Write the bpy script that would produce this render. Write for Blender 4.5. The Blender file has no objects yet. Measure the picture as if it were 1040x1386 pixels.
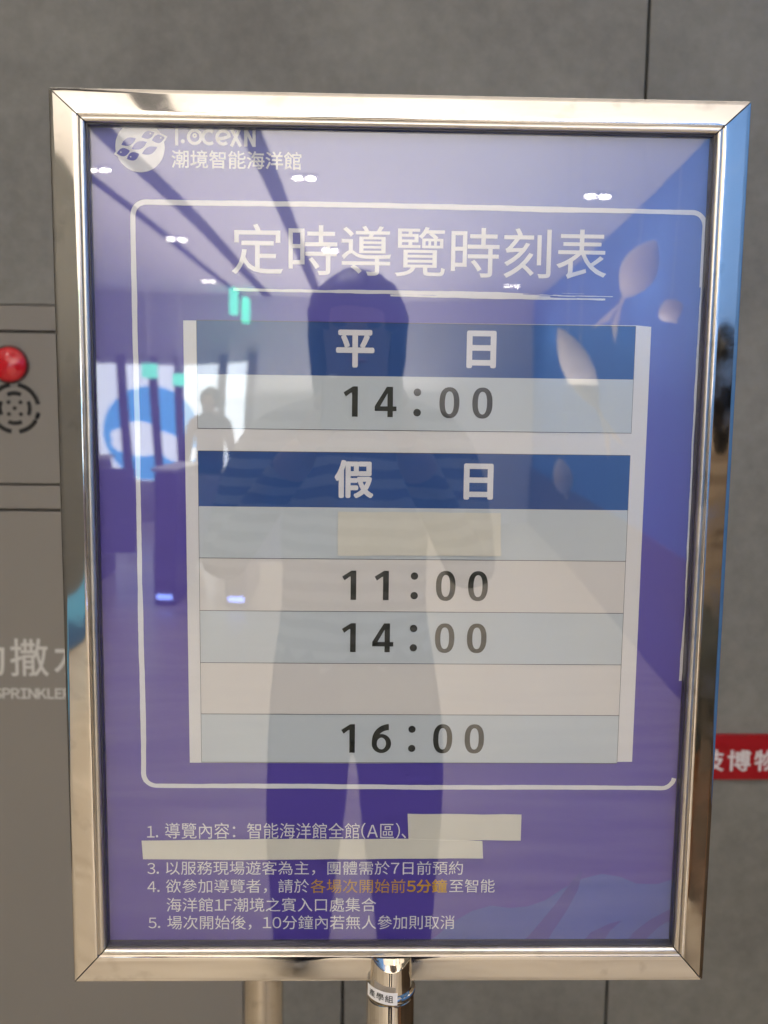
import bpy, bmesh, math, random
from mathutils import Vector, Matrix
from math import pi, sin, cos, radians

# ------------------------------------------------------------------ camera, world, light, exposure
scene = bpy.context.scene
C = scene.collection
ZC = 1.36                      # height of the middle of the framed sign above the floor
cam_data = bpy.data.cameras.new('camera')
cam = bpy.data.objects.new('camera', cam_data)
C.objects.link(cam)
cam_data.sensor_fit = 'HORIZONTAL'
cam_data.sensor_width = 36.0
cam_data.lens = 36.0 * 1250 / 1040
cam_data.clip_start = 0.005
cam_data.clip_end = 200
yaw, pitch, roll = -0.023587, -0.117107, -0.012065
cy, sy, cp, sp, cr, sr = cos(yaw), sin(yaw), cos(pitch), sin(pitch), cos(roll), sin(roll)
Rz = Matrix(((cy, -sy, 0), (sy, cy, 0), (0, 0, 1)))
Rx = Matrix(((1, 0, 0), (0, cp, -sp), (0, sp, cp)))
Ry = Matrix(((cr, 0, sr), (0, 1, 0), (-sr, 0, cr)))
Rb = Matrix(((1, 0, 0), (0, 0, -1), (0, 1, 0)))          # looks along +y with z up
cam.matrix_world = Matrix.Translation((-0.02397, -0.62852, ZC + 0.10941)) @ (Rz @ Rx @ Ry @ Rb).to_4x4()
cam_data.dof.use_dof = True
cam_data.dof.focus_distance = 0.655
cam_data.dof.aperture_fstop = 11.5
scene.camera = cam

world = bpy.data.worlds.new('World')
scene.world = world
world.use_nodes = True
world.node_tree.nodes['Background'].inputs[0].default_value = (1.0, 0.97, 0.92, 1)
world.node_tree.nodes['Background'].inputs[1].default_value = 0.25

scene.view_settings.view_transform = 'Standard'
scene.view_settings.look = 'None'
scene.view_settings.exposure = 0.15
scene.view_settings.gamma = 1
scene.view_settings.use_curve_mapping = False
scene.cycles.use_denoising = True
scene.cycles.use_adaptive_sampling = True
scene.cycles.adaptive_threshold = 0.05
scene.cycles.adaptive_min_samples = 12
scene.cycles.caustics_refractive = False
scene.cycles.max_bounces = 6
scene.cycles.diffuse_bounces = 4
scene.cycles.glossy_bounces = 5
scene.cycles.transparent_max_bounces = 16
scene.cycles.sample_clamp_indirect = 6.0

def area(name, loc, direction, sx, sy_, power, color):
    l = bpy.data.lights.new(name, 'AREA'); l.shape = 'RECTANGLE'; l.size = sx; l.size_y = sy_
    l.energy = power; l.color = color
    o = bpy.data.objects.new(name, l); C.objects.link(o); o.location = loc
    o.rotation_euler = Vector(direction).to_track_quat('-Z', 'Y').to_euler()
    return o
WARM = (1.0, 0.945, 0.87)
area('added_ceiling_wash', (-0.3, 0.75, 2.30), (0, -0.75, 0.62), 3.4, 0.25, 12, WARM)      # added unseen lamp above the sign, brightens the near ceiling
area('added_ceiling_fill', (-0.4, -6.3, 1.54), (0, 0, 1), 3.0, 9.2, 410, WARM)                           # added lamp without any fitting, brightens the hall ceiling from below

# ------------------------------------------------------------------ helpers
ROOT = {}
def tag(o, label=None, cat=None, group=None, kind=None):
    if label: o['label'] = label
    if cat: o['category'] = cat
    if group: o['group'] = group
    if kind: o['kind'] = kind
    return o
def thing(name, label, cat, loc, group=None):
    o = bpy.data.objects.new(name, None); C.objects.link(o); o.location = loc; o.empty_display_size = 0.1
    ROOT[o] = Vector(loc)
    return tag(o, label, cat, group)
def obj(name, bm, mats, parent=None, smooth=False, label=None, origin=None):
    """one mesh object; the bmesh is in world coordinates"""
    me = bpy.data.meshes.new(name)
    base = ROOT.get(parent, Vector(origin or (0, 0, 0)))
    bmesh.ops.translate(bm, verts=bm.verts, vec=-base)
    if smooth:
        for f in bm.faces: f.smooth = True
    bm.to_mesh(me); bm.free()
    for m in (mats if isinstance(mats, (list, tuple)) else [mats]): me.materials.append(m)
    o = bpy.data.objects.new(name, me); C.objects.link(o)
    if parent is not None:
        o.parent = parent; ROOT[o] = base
    else:
        o.location = base; ROOT[o] = base
    if label: o['label'] = label
    return o
def add_box(bm, lo, hi, bevel=0.0, seg=2, mi=0):
    r = bmesh.ops.create_cube(bm, size=1)
    vs = r['verts']
    lo, hi = Vector(lo), Vector(hi)
    for v in vs:
        v.co = Vector(((lo.x + hi.x) / 2 + v.co.x * (hi.x - lo.x), (lo.y + hi.y) / 2 + v.co.y * (hi.y - lo.y), (lo.z + hi.z) / 2 + v.co.z * (hi.z - lo.z)))
    fs = set(f for v in vs for f in v.link_faces)
    for f in fs: f.material_index = mi
    if bevel:
        es = list(set(e for v in vs for e in v.link_edges))
        bmesh.ops.bevel(bm, geom=es, offset=bevel, segments=seg, affect='EDGES', profile=0.5)
def box(*a, **k):
    bm = bmesh.new(); add_box(bm, *a, **k); return bm
def add_lathe(bm, prof, centre, axis='Z', n=48, mi=0):
    """prof: (radius, height) pairs; open profile, closed by its own ends at radius 0"""
    rings = []
    cx, cy_, cz = centre
    for r, h in prof:
        ring = []
        for k in range(n):
            a = 2 * pi * k / n
            if axis == 'Z': p = (cx + r * cos(a), cy_ + r * sin(a), cz + h)
            else: p = (cx + r * cos(a), cy_ - h, cz + r * sin(a))          # axis Y: height grows toward the viewer
            ring.append(bm.verts.new(p))
        rings.append(ring)
    for i in range(len(rings) - 1):
        for k in range(n):
            f = bm.faces.new((rings[i][k], rings[i][(k + 1) % n], rings[i + 1][(k + 1) % n], rings[i + 1][k])); f.material_index = mi
    if prof[0][0] > 1e-6: bm.faces.new(rings[0][::-1])
    if prof[-1][0] > 1e-6: bm.faces.new(rings[-1])
    bmesh.ops.remove_doubles(bm, verts=bm.verts, dist=1e-6)
    bmesh.ops.recalc_face_normals(bm, faces=bm.faces)
def add_tube(bm, pts, r, n=12, cap=True):
    prev = None; first = None
    pts = [Vector(p) for p in pts]
    for i, p in enumerate(pts):
        d = (pts[min(i + 1, len(pts) - 1)] - pts[max(i - 1, 0)]).normalized()
        up = Vector((0, 0, 1)) if abs(d.z) < 0.9 else Vector((1, 0, 0))
        u = d.cross(up).normalized(); v = d.cross(u)
        ring = [bm.verts.new(p + (u * cos(2 * pi * k / n) + v * sin(2 * pi * k / n)) * r) for k in range(n)]
        if prev:
            for k in range(n): bm.faces.new((prev[k], prev[(k + 1) % n], ring[(k + 1) % n], ring[k]))
        else: first = ring
        prev = ring
    if cap: bm.faces.new(first); bm.faces.new(prev)
    bmesh.ops.recalc_face_normals(bm, faces=bm.faces)
def add_poly(bm, pts, y, thick=0.00008, mi=0):
    """flat printed shape in an x-z plane, facing -y, with a little thickness"""
    vs = [bm.verts.new((p[0], y, p[1])) for p in pts]
    f = bm.faces.new(vs); f.material_index = mi
    f.normal_update()
    if f.normal.y > 0: f.normal_flip()
    if len(vs) > 4: bmesh.ops.triangulate(bm, faces=[f])
def add_rect(bm, x0, x1, z0, z1, y, mi=0):
    add_poly(bm, [(x0, z0), (x1, z0), (x1, z1), (x0, z1)], y, mi=mi)

# ------------------------------------------------------------------ lettering: default font with its bundled glyphs, turned into a mesh
GLYPHS = {}
def glyph(ch):
    """outline of one character as (points, triangles), em units, cached"""
    if ch not in GLYPHS:
        cu = bpy.data.curves.new('lettering', 'FONT'); cu.body = ch; cu.size = 1.0; cu.resolution_u = 4; cu.fill_mode = 'FRONT'
        o = bpy.data.objects.new('lettering', cu); C.objects.link(o)
        dg = bpy.context.evaluated_depsgraph_get(); dg.update()
        me = bpy.data.meshes.new_from_object(o.evaluated_get(dg))
        GLYPHS[ch] = ([(v.co.x, v.co.y) for v in me.vertices], [tuple(p.vertices) for p in me.polygons])
        bpy.data.objects.remove(o); bpy.data.curves.remove(cu); bpy.data.meshes.remove(me)
    return GLYPHS[ch]
def ink(ch): xs = [p[0] for p in glyph(ch)[0]]; return min(xs), max(xs)
def two(): p = [q[0] for q in glyph('海海')[0]]; return max(p) - min(p)
EM = two() - (ink('海')[1] - ink('海')[0])
def layout(body):
    """[(points, triangles)] with every character set at its place; Latin characters use the full-width glyphs set close"""
    out = []; x = 0.0
    for ch in body:
        if ch == ' ': x += EM * .3; continue
        if 33 <= ord(ch) < 127:
            fw = chr(ord(ch) + 0xFEE0); a, b_ = ink(fw); sb = EM * .045
            P, F = glyph(fw); out.append(([(p[0] - a + x + sb, p[1]) for p in P], F)); x += (b_ - a) + 2 * sb
        else:
            P, F = glyph(ch); out.append(([(p[0] + x, p[1]) for p in P], F)); x += EM
    return out
def add_text(bm, body, rect, y, bold=0.0, mi=0, warp=None):
    """fit the ink of body to rect = (x0, x1, z0, z1) in the plane y; bold thickens every stroke by that many em"""
    x0, x1, z0, z1 = rect
    G_ = layout(body)
    xs = [p[0] for P, F in G_ for p in P]; ys = [p[1] for P, F in G_ for p in P]
    bw = bold * EM
    a0, a1, b0, b1 = min(xs) - bw, max(xs) + bw, min(ys) - bw, max(ys) + bw
    offs = [(0, 0)] + ([(bw * cos(pi * k / 4), bw * sin(pi * k / 4)) for k in range(8)] if bold else [])
    for j, (ox, oy) in enumerate(offs):
        yy = y - j * 2.5e-6
        for P, F in G_:
            vs = []
            for p in P:
                px = x0 + (p[0] + ox - a0) / (a1 - a0) * (x1 - x0); pz = z0 + (p[1] + oy - b0) / (b1 - b0) * (z1 - z0)
                if warp:
                    w_ = warp(px, pz); vs.append(bm.verts.new((w_[0], w_[1] - j * 2.5e-6, w_[2])))
                else: vs.append(bm.verts.new((px, yy, pz)))
            for f in F:
                try:
                    nf = bm.faces.new([vs[i] for i in f]); nf.material_index = mi; nf.normal_update()
                    if nf.normal.y > 0: nf.normal_flip()
                except ValueError: pass
# bold figures of the timetable, drawn as outlines in a box one unit high
def ring_figure(bm, outer, inner, y):
    n = len(outer)
    o = [bm.verts.new((p[0], y, p[1])) for p in outer]; i_ = [bm.verts.new((p[0], y, p[1])) for p in inner]
    for k in range(n):
        f = bm.faces.new((o[k], o[(k + 1) % n], i_[(k + 1) % n], i_[k])); f.normal_update()
        if f.normal.y > 0: f.normal_flip()
def figure(bm, ch, x0, x1, z0, z1, y):
    W_, H_ = x1 - x0, z1 - z0
    def T(p): return (x0 + p[0] * W_, z0 + p[1] * H_)
    if ch == '1':
        add_poly(bm, [T(p) for p in ((.60, 0), (1.0, 0), (1.0, 1.0), (.66, 1.0), (.0, .80), (.17, .665), (.50, .785), (.60, .80))], y)
    elif ch == '0':
        def sup(rx, rz, e=2.35): return [T((.5 + rx * math.copysign(abs(cos(2 * pi * k / 64)) ** (2 / e), cos(2 * pi * k / 64)), .5 + rz * math.copysign(abs(sin(2 * pi * k / 64)) ** (2 / e), sin(2 * pi * k / 64)))) for k in range(64)]
        ring_figure(bm, sup(.5, .512), sup(.225, .375), y)
    elif ch == '4':
        for j, q in enumerate((((.585, 0), (.835, 0), (.835, 1.0), (.585, 1.0)), ((.0, .20), (1.0, .20), (1.0, .355), (.0, .355)), ((.0, .355), (.0, .30), (.25, .30), (.25, .355), (.60, .80), (.60, 1.0), (.55, 1.0)))):
            add_poly(bm, [T(p) for p in q], y - j * 4e-6)
    elif ch == '6':
        def el(cx, cz, rx, rz): return [T((cx + rx * cos(2 * pi * k / 48), cz + rz * sin(2 * pi * k / 48))) for k in range(48)]
        ring_figure(bm, el(.5, .325, .5, .335), el(.5, .325, .235, .205), y)
        oc = [(0.0, .33)] + [(.0 + .01, .45)] + [(.02 + .88 - .88 * cos(radians(a)), .45 + .56 * sin(radians(a))) for a in range(8, 91, 8)]
        ic = [(.27, .33), (.27, .45)] + [(.28 + .62 - .62 * cos(radians(a)), .45 + .345 * sin(radians(a))) for a in range(8, 91, 8)]
        n = len(oc); o = [bm.verts.new((T(p)[0], y - 4e-6, T(p)[1])) for p in oc]; i_ = [bm.verts.new((T(p)[0], y - 4e-6, T(p)[1])) for p in ic]
        for k in range(n - 1):
            f = bm.faces.new((o[k], o[k + 1], i_[k + 1], i_[k])); f.normal_update()
            if f.normal.y > 0: f.normal_flip()
def text_obj(name, items, y, mat, parent, bold=0.0, label=None):
    bm = bmesh.new()
    for body, rect in items: add_text(bm, body, rect, y, bold)
    return obj(name, bm, mat, parent, label=label)

# ------------------------------------------------------------------ materials
def mat(name, color, rough=0.5, metallic=0.0, var=0.0, scale=8.0, bump=0.0, bscale=None, spec=0.5, emis=None, estr=0.0, detail=4.0):
    m = bpy.data.materials.new(name); m.use_nodes = True
    nt = m.node_tree; b = nt.nodes['Principled BSDF']
    b.inputs['Base Color'].default_value = (*color, 1); b.inputs['Roughness'].default_value = rough
    b.inputs['Metallic'].default_value = metallic; b.inputs['Specular IOR Level'].default_value = spec
    if emis: b.inputs['Emission Color'].default_value = (*emis, 1); b.inputs['Emission Strength'].default_value = estr
    if var or bump:
        tc = nt.nodes.new('ShaderNodeTexCoord')
    if var:
        n = nt.nodes.new('ShaderNodeTexNoise'); n.inputs['Scale'].default_value = scale; n.inputs['Detail'].default_value = detail
        n.inputs['Roughness'].default_value = 0.62
        r = nt.nodes.new('ShaderNodeValToRGB')
        r.color_ramp.elements[0].position = 0.32; r.color_ramp.elements[1].position = 0.68
        r.color_ramp.elements[0].color = (*[c * (1 - var) for c in color], 1); r.color_ramp.elements[1].color = (*[min(1, c * (1 + var)) for c in color], 1)
        nt.links.new(tc.outputs['Object'], n.inputs['Vector']); nt.links.new(n.outputs['Fac'], r.inputs[0]); nt.links.new(r.outputs[0], b.inputs['Base Color'])
    if bump:
        n2 = nt.nodes.new('ShaderNodeTexNoise'); n2.inputs['Scale'].default_value = bscale or scale; n2.inputs['Detail'].default_value = 2
        bp = nt.nodes.new('ShaderNodeBump'); bp.inputs['Strength'].default_value = 1.0; bp.inputs['Distance'].default_value = bump
        nt.links.new(tc.outputs['Object'], n2.inputs['Vector']); nt.links.new(n2.outputs['Fac'], bp.inputs['Height']); nt.links.new(bp.outputs[0], b.inputs['Normal'])
    return m

def steel_mat(name, color=(0.80, 0.745, 0.665), rough=0.045):
    m = mat(name, color, rough, 1.0, bump=0.0016, bscale=7.0)
    nt = m.node_tree; b = nt.nodes['Principled BSDF']
    tc = nt.nodes.new('ShaderNodeTexCoord')
    n = nt.nodes.new('ShaderNodeTexNoise'); n.inputs['Scale'].default_value = 26; n.inputs['Detail'].default_value = 5     # finger smears
    r = nt.nodes.new('ShaderNodeMapRange'); r.inputs[1].default_value = 0.50; r.inputs[2].default_value = 0.74
    r.inputs[3].default_value = rough; r.inputs[4].default_value = rough + 0.16
    nt.links.new(tc.outputs['Object'], n.inputs['Vector']); nt.links.new(n.outputs['Fac'], r.inputs[0]); nt.links.new(r.outputs[0], b.inputs['Roughness'])
    n3 = nt.nodes.new('ShaderNodeTexNoise'); n3.inputs['Scale'].default_value = 48; n3.inputs['Detail'].default_value = 3
    r3 = nt.nodes.new('ShaderNodeValToRGB'); r3.color_ramp.elements[0].position = 0.60; r3.color_ramp.elements[1].position = 0.74
    r3.color_ramp.elements[0].color = (*color, 1); r3.color_ramp.elements[1].color = (*[c * 0.80 for c in color], 1)
    nt.links.new(tc.outputs['Object'], n3.inputs['Vector']); nt.links.new(n3.outputs['Fac'], r3.inputs[0]); nt.links.new(r3.outputs[0], b.inputs['Base Color'])
    return m

def glass_mat(name, f0=0.075):
    m = bpy.data.materials.new(name); m.use_nodes = True
    nt = m.node_tree; nt.nodes.clear()
    out = nt.nodes.new('ShaderNodeOutputMaterial'); mix = nt.nodes.new('ShaderNodeMixShader')
    tr = nt.nodes.new('ShaderNodeBsdfTransparent'); tr.inputs[0].default_value = (0.985, 0.99, 0.985, 1)
    gl = nt.nodes.new('ShaderNodeBsdfGlossy'); gl.inputs['Roughness'].default_value = 0.012
    tc = nt.nodes.new('ShaderNodeTexCoord'); n = nt.nodes.new('ShaderNodeTexNoise'); n.inputs['Scale'].default_value = 4.5; n.inputs['Detail'].default_value = 1
    bp = nt.nodes.new('ShaderNodeBump'); bp.inputs['Distance'].default_value = 0.0010; bp.inputs['Strength'].default_value = 1
    nt.links.new(tc.outputs['Object'], n.inputs['Vector']); nt.links.new(n.outputs['Fac'], bp.inputs['Height']); nt.links.new(bp.outputs[0], gl.inputs['Normal'])
    lw = nt.nodes.new('ShaderNodeLayerWeight'); lw.inputs['Blend'].default_value = 0.5      # Facing = 1-|cos| at blend 0.5
    pw = nt.nodes.new('ShaderNodeMath'); pw.operation = 'POWER'; pw.inputs[1].default_value = 5
    ma = nt.nodes.new('ShaderNodeMath'); ma.operation = 'MULTIPLY_ADD'; ma.inputs[1].default_value = 1 - f0; ma.inputs[2].default_value = f0
    nt.links.new(lw.outputs['Facing'], pw.inputs[0]); nt.links.new(pw.outputs[0], ma.inputs[0]); nt.links.new(ma.outputs[0], mix.inputs[0])
    nt.links.new(tr.outputs[0], mix.inputs[1]); nt.links.new(gl.outputs[0], mix.inputs[2]); nt.links.new(mix.outputs[0], out.inputs[0])
    return m

STEEL = steel_mat('polished_steel')
BEAD = steel_mat('brushed_bead', (0.80, 0.74, 0.655), 0.30)
STEEL2 = steel_mat('satin_steel', (0.70, 0.63, 0.53), 0.16)
GLASS = glass_mat('acrylic_pane', 0.088)
SEAM = mat('dark_seam', (0.02, 0.02, 0.02), 0.8)
BACKER = mat('backing_board', (0.25, 0.24, 0.23), 0.8)
PAPER = mat('white_paper', (0.86, 0.835, 0.825), 0.75, var=0.012, scale=14)
CELL_B = mat('pale_blue_ink', (0.645, 0.69, 0.72), 0.75, var=0.012, scale=14)
CELL_W = mat('pale_pink_ink', (0.79, 0.75, 0.72), 0.75, var=0.012, scale=14)
BLUE = mat('blue_ink', (0.018, 0.085, 0.31), 0.6, var=0.05, scale=30)
INK = mat('dark_ink', (0.035, 0.035, 0.026), 0.6)
LINE = mat('ruled_line', (0.09, 0.09, 0.10), 0.7)
WHITE = mat('white_ink', (0.87, 0.85, 0.87), 0.7)
ORANGE = mat('amber_ink', (0.66, 0.36, 0.025), 0.7)
TAPE = mat('cream_paper_tape', (0.79, 0.755, 0.66), 0.8, var=0.025, scale=30)
WAVE = mat('wave_blue_ink', (0.085, 0.12, 0.45), 0.6, var=0.08, scale=12)
WEED = mat('weed_purple_ink', (0.085, 0.07, 0.37), 0.6, var=0.06, scale=12)

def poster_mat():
    m = bpy.data.materials.new('purple_print_reflection_tint'); m.use_nodes = True
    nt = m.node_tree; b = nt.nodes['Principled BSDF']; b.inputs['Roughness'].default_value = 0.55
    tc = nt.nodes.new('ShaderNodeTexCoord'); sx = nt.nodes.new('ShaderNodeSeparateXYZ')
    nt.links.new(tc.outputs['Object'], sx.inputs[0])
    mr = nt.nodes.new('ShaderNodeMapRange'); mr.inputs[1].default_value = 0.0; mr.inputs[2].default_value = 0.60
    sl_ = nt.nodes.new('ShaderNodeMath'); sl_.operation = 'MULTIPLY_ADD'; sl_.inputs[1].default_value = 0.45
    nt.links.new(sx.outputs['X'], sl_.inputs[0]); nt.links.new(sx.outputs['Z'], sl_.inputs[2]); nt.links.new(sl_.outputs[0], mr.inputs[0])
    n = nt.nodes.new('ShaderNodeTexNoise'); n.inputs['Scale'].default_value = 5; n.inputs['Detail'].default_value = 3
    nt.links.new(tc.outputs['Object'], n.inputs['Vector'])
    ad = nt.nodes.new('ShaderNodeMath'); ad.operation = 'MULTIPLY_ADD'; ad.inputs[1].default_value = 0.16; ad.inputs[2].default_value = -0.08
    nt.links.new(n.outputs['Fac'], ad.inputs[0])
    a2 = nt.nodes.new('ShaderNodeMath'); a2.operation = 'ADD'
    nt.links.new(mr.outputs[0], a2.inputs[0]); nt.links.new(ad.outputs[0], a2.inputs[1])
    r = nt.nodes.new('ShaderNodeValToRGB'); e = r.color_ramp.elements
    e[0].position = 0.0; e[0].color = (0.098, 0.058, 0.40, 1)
    e[1].position = 1.0; e[1].color = (0.14, 0.19, 0.55, 1)  # printed purple; lighter, bluer top right puts ceiling and wall reflections into the colour
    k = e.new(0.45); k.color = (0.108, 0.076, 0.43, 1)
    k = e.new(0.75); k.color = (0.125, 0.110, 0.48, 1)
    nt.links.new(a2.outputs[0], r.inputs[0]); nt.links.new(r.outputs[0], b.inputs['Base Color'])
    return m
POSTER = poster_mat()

# ------------------------------------------------------------------ the place: floor, ceiling, walls
XL, XR, YB, YF, ZT = -3.75, 2.10, 1.2, -11.0, 2.75
def wall_mat():
    m = mat('grey_stone_panel', (0.215, 0.205, 0.182), 0.55, bump=0.0006, bscale=60)
    nt = m.node_tree; b = nt.nodes['Principled BSDF']
    tc = nt.nodes.new('ShaderNodeTexCoord')
    a = nt.nodes.new('ShaderNodeTexNoise'); a.inputs['Scale'].default_value = 2.2; a.inputs['Detail'].default_value = 7; a.inputs['Roughness'].default_value = 0.72
    c = nt.nodes.new('ShaderNodeTexNoise'); c.inputs['Scale'].default_value = 34; c.inputs['Detail'].default_value = 4; c.inputs['Roughness'].default_value = 0.7
    mx = nt.nodes.new('ShaderNodeMath'); mx.operation = 'MULTIPLY_ADD'; mx.inputs[1].default_value = 0.42
    nt.links.new(tc.outputs['Object'], a.inputs['Vector']); nt.links.new(tc.outputs['Object'], c.inputs['Vector'])
    nt.links.new(c.outputs['Fac'], mx.inputs[0]); nt.links.new(a.outputs['Fac'], mx.inputs[2])
    r = nt.nodes.new('ShaderNodeValToRGB'); e = r.color_ramp.elements
    e[0].position = 0.48; e[0].color = (0.155, 0.150, 0.135, 1); e[1].position = 0.92; e[1].color = (0.265, 0.256, 0.230, 1)
    nt.links.new(mx.outputs[0], r.inputs[0]); nt.links.new(r.outputs[0], b.inputs['Base Color'])
    return m
STONE = wall_mat()
bm = bmesh.new()
g_ = .0028
for x0, x1, z0, z1 in ((XL, -1.757, 0, ZT), (-1.757, -1.192, 0, ZT), (-1.192, 0.5085, ZC + 0.2905, ZT), (-0.262, -0.0562, 0, ZC + 0.2850), (-0.0562, 0.5085, 0, ZC + 0.2850), (0.5085, 1.0735, 0, ZT), (1.0735, XR, 0, ZT)):
    add_box(bm, (x0 + (0 if x0 == -0.262 else g_), YB, z0), (x1 - g_, YB + .03, z1), 0.001, 1)
add_box(bm, (XL, YB + .031, 0), (XR, YB + .06, ZT), mi=1)
tag(obj('stone_panel_wall', bm, [STONE, SEAM]), 'grey stone panel wall with dark vertical joints behind the sign', 'wall', kind='structure')

def floor_mat():
    m = mat('pale_wood_floor', (0.50, 0.42, 0.32), 0.30)
    nt = m.node_tree; b = nt.nodes['Principled BSDF']
    tc = nt.nodes.new('ShaderNodeTexCoord'); mp = nt.nodes.new('ShaderNodeMapping'); mp.inputs['Rotation'].default_value = (0, 0, radians(38)); mp.inputs['Scale'].default_value = (1.2, 11, 1)
    n = nt.nodes.new('ShaderNodeTexNoise'); n.inputs['Scale'].default_value = 1.0; n.inputs['Detail'].default_value = 3
    r = nt.nodes.new('ShaderNodeValToRGB'); e = r.color_ramp.elements
    e[0].position = .35; e[0].color = (0.40, 0.335, 0.25, 1); e[1].position = .65; e[1].color = (0.60, 0.52, 0.41, 1)
    nt.links.new(tc.outputs['Object'], mp.inputs[0]); nt.links.new(mp.outputs[0], n.inputs['Vector']); nt.links.new(n.outputs['Fac'], r.inputs[0]); nt.links.new(r.outputs[0], b.inputs['Base Color'])
    return m
tag(obj('floor', box((XL - .5, YF - .5, -0.1), (XR + .5, YB + .06, 0)), floor_mat()), 'pale wood plank floor in front of the sign', 'floor', kind='structure')
bm = bmesh.new()
CEIL = mat('white_ceiling', (0.80, 0.77, 0.74), 0.9)
DARKGAP = mat('dark_ceiling_slot', (0.06, 0.06, 0.065), 0.7)
add_box(bm, (XL, YF, ZT), (XR, YB + .06, ZT + .1))
tag(obj('ceiling', bm, CEIL), 'white ceiling crossed by dark slots', 'ceiling', kind='structure')
for x, w, lab in ((-0.57, 0.11, 'dark ceiling slot nearest the middle of the room'), (-1.27, 0.11, 'dark ceiling slot between the other two slots'), (-1.62, 0.07, 'narrow dark ceiling slot nearest the left wall')):
    tag(obj('ceiling_slot', box((x - w / 2, YF + .01, ZT - .006), (x + w / 2, YB - .5, ZT - .002)), DARKGAP, origin=(x, 0, ZT)), lab, 'ceiling slot', 'dark slots across the ceiling', 'structure')
bm = box((-.1, YF, 0), (0, YB + .06, ZT))
for v in bm.verts: v.co.x += -2.35 - (YB - v.co.y) * 0.10
tag(obj('left_wall', bm, mat('beige_wall', (0.10, 0.097, 0.085), 0.8, var=.04, scale=1.5)), 'beige wall left of the sign', 'wall', kind='structure')
bm = box((0, YF, 0), (.1, YB + .06, ZT))
for v in bm.verts: v.co.x += 1.27 + (YB - v.co.y) * 0.064
tag(obj('right_wall', bm, mat('deep_blue_wall', (0.065, 0.22, 0.60), 0.6, var=.10, scale=1.2)), 'deep blue wall right of the sign', 'wall', kind='structure')
bm = box((-.02, YF, 0), (-.003, YB - .01, .72), .004, 1)
for v in bm.verts: v.co.x += 1.27 + (YB - v.co.y) * 0.064
tag(obj('wainscot', bm, mat('dark_brown_wood', (0.085, 0.055, 0.035), .45, var=.25, scale=4)), 'dark brown wood wainscot below the blue wall', 'wainscot', kind='structure')
tag(obj('far_wall', box((XL, YF - .1, 0), (XR, YF, ZT)), mat('grey_wall', (0.60, 0.58, 0.60), 0.8)), 'grey end wall across the hall', 'wall', kind='structure')

# ------------------------------------------------------------------ the polished sign stand
stand = thing('sign_stand', 'polished steel sign stand with mitred picture frame on a round pole', 'sign stand', (0, 0.012, 0))
OX0, OX1, OZ0, OZ1 = -0.230, 0.230, ZC - 0.3101, ZC + 0.3101           # outer edge
IX0, IX1, IZ0, IZ1 = -0.2056, 0.2062, ZC - 0.2822, ZC + 0.2880         # opening
def frame_bar(side):
    """one mitred bar; profile (t, y): t = 0 at the opening, 1 at the outer edge"""
    prof = [(0.0, 0.030), (0.0, 0.0012), (0.01, -0.0012)]
    for k in range(1, 8):                                                # rounded bead round the opening
        a = pi * k / 8
        prof.append((0.01 + 0.095 * (1 - cos(a)), -0.0012 - 0.0020 * sin(a)))
    prof += [(0.215, -0.0016), (0.235, -0.0022), (0.26, -0.0024)]
    for k in range(1, 9):                                                # face falls gently to the outer edge
        t = k / 8
        prof.append((0.26 + (0.92 - 0.26) * t, -0.0024 + 0.0021 * t ** 1.05))
    prof += [(0.955, 0.0002), (0.98, 0.0011), (0.993, 0.0022), (1.0, 0.0042), (1.0, 0.030)]
    bm = bmesh.new()
    N = 40
    rows = []
    g = 0.0006
    for t, y in prof:
        x0 = IX0 + (OX0 - IX0) * t; x1 = IX1 + (OX1 - IX1) * t; z0 = IZ0 + (OZ0 - IZ0) * t; z1 = IZ1 + (OZ1 - IZ1) * t
        a, b = {'top': ((x0 + g, z1), (x1 - g, z1)), 'bottom': ((x1 - g, z0), (x0 + g, z0)), 'left': ((x0, z0 + g), (x0, z1 - g)), 'right': ((x1, z1 - g), (x1, z0 + g))}[side]
        rows.append([bm.verts.new((a[0] + (b[0] - a[0]) * k / N, y, a[1] + (b[1] - a[1]) * k / N)) for k in range(N + 1)])
    n = len(rows)
    for i in range(n):
        for k in range(N):
            f = bm.faces.new((rows[i][k], rows[i][k + 1], rows[(i + 1) % n][k + 1], rows[(i + 1) % n][k])); f.material_index = 1 if 1 <= i <= 9 else 0
    bm.faces.new([r[0] for r in rows]).material_index = 2; bm.faces.new([r[-1] for r in rows][::-1]).material_index = 2
    bmesh.ops.recalc_face_normals(bm, faces=bm.faces)
    return bm
for side in ('top', 'right', 'bottom', 'left'):
    o = obj('frame_bar', frame_bar(side), [STEEL, BEAD, SEAM], stand)
    for pgn in o.data.polygons: pgn.use_smooth = len(pgn.vertices) == 4
    o.data.set_sharp_from_angle(angle=radians(28))
obj('backing_board', box((IX0 - .008, .0092, IZ0 - .008), (IX1 + .008, .0120, IZ1 + .008)), BACKER, stand)
obj('acrylic_pane', box((IX0 + .0008, .0030, IZ0 + .0008), (IX1 - .0008, .0046, IZ1 - .0008)), GLASS, stand)
# dark plastic channel lining the opening, glass held in it
bm = bmesh.new(); e = .0007
for lo, hi in (((IX0 + .00005, .0002, IZ0 + .00005), (IX0 + e, .0078, IZ1 - .00005)), ((IX1 - e, .0002, IZ0 + .00005), (IX1 - .00005, .0078, IZ1 - .00005)), ((IX0 + e, .0002, IZ1 - e), (IX1 - e, .0078, IZ1 - .00005)), ((IX0 + e, .0002, IZ0 + .00005), (IX1 - e, .0078, IZ0 + e))):
    add_box(bm, lo, hi)
obj('gasket', bm, mat('channel_plastic', (0.045, 0.042, 0.05), 0.28), stand)
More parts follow.
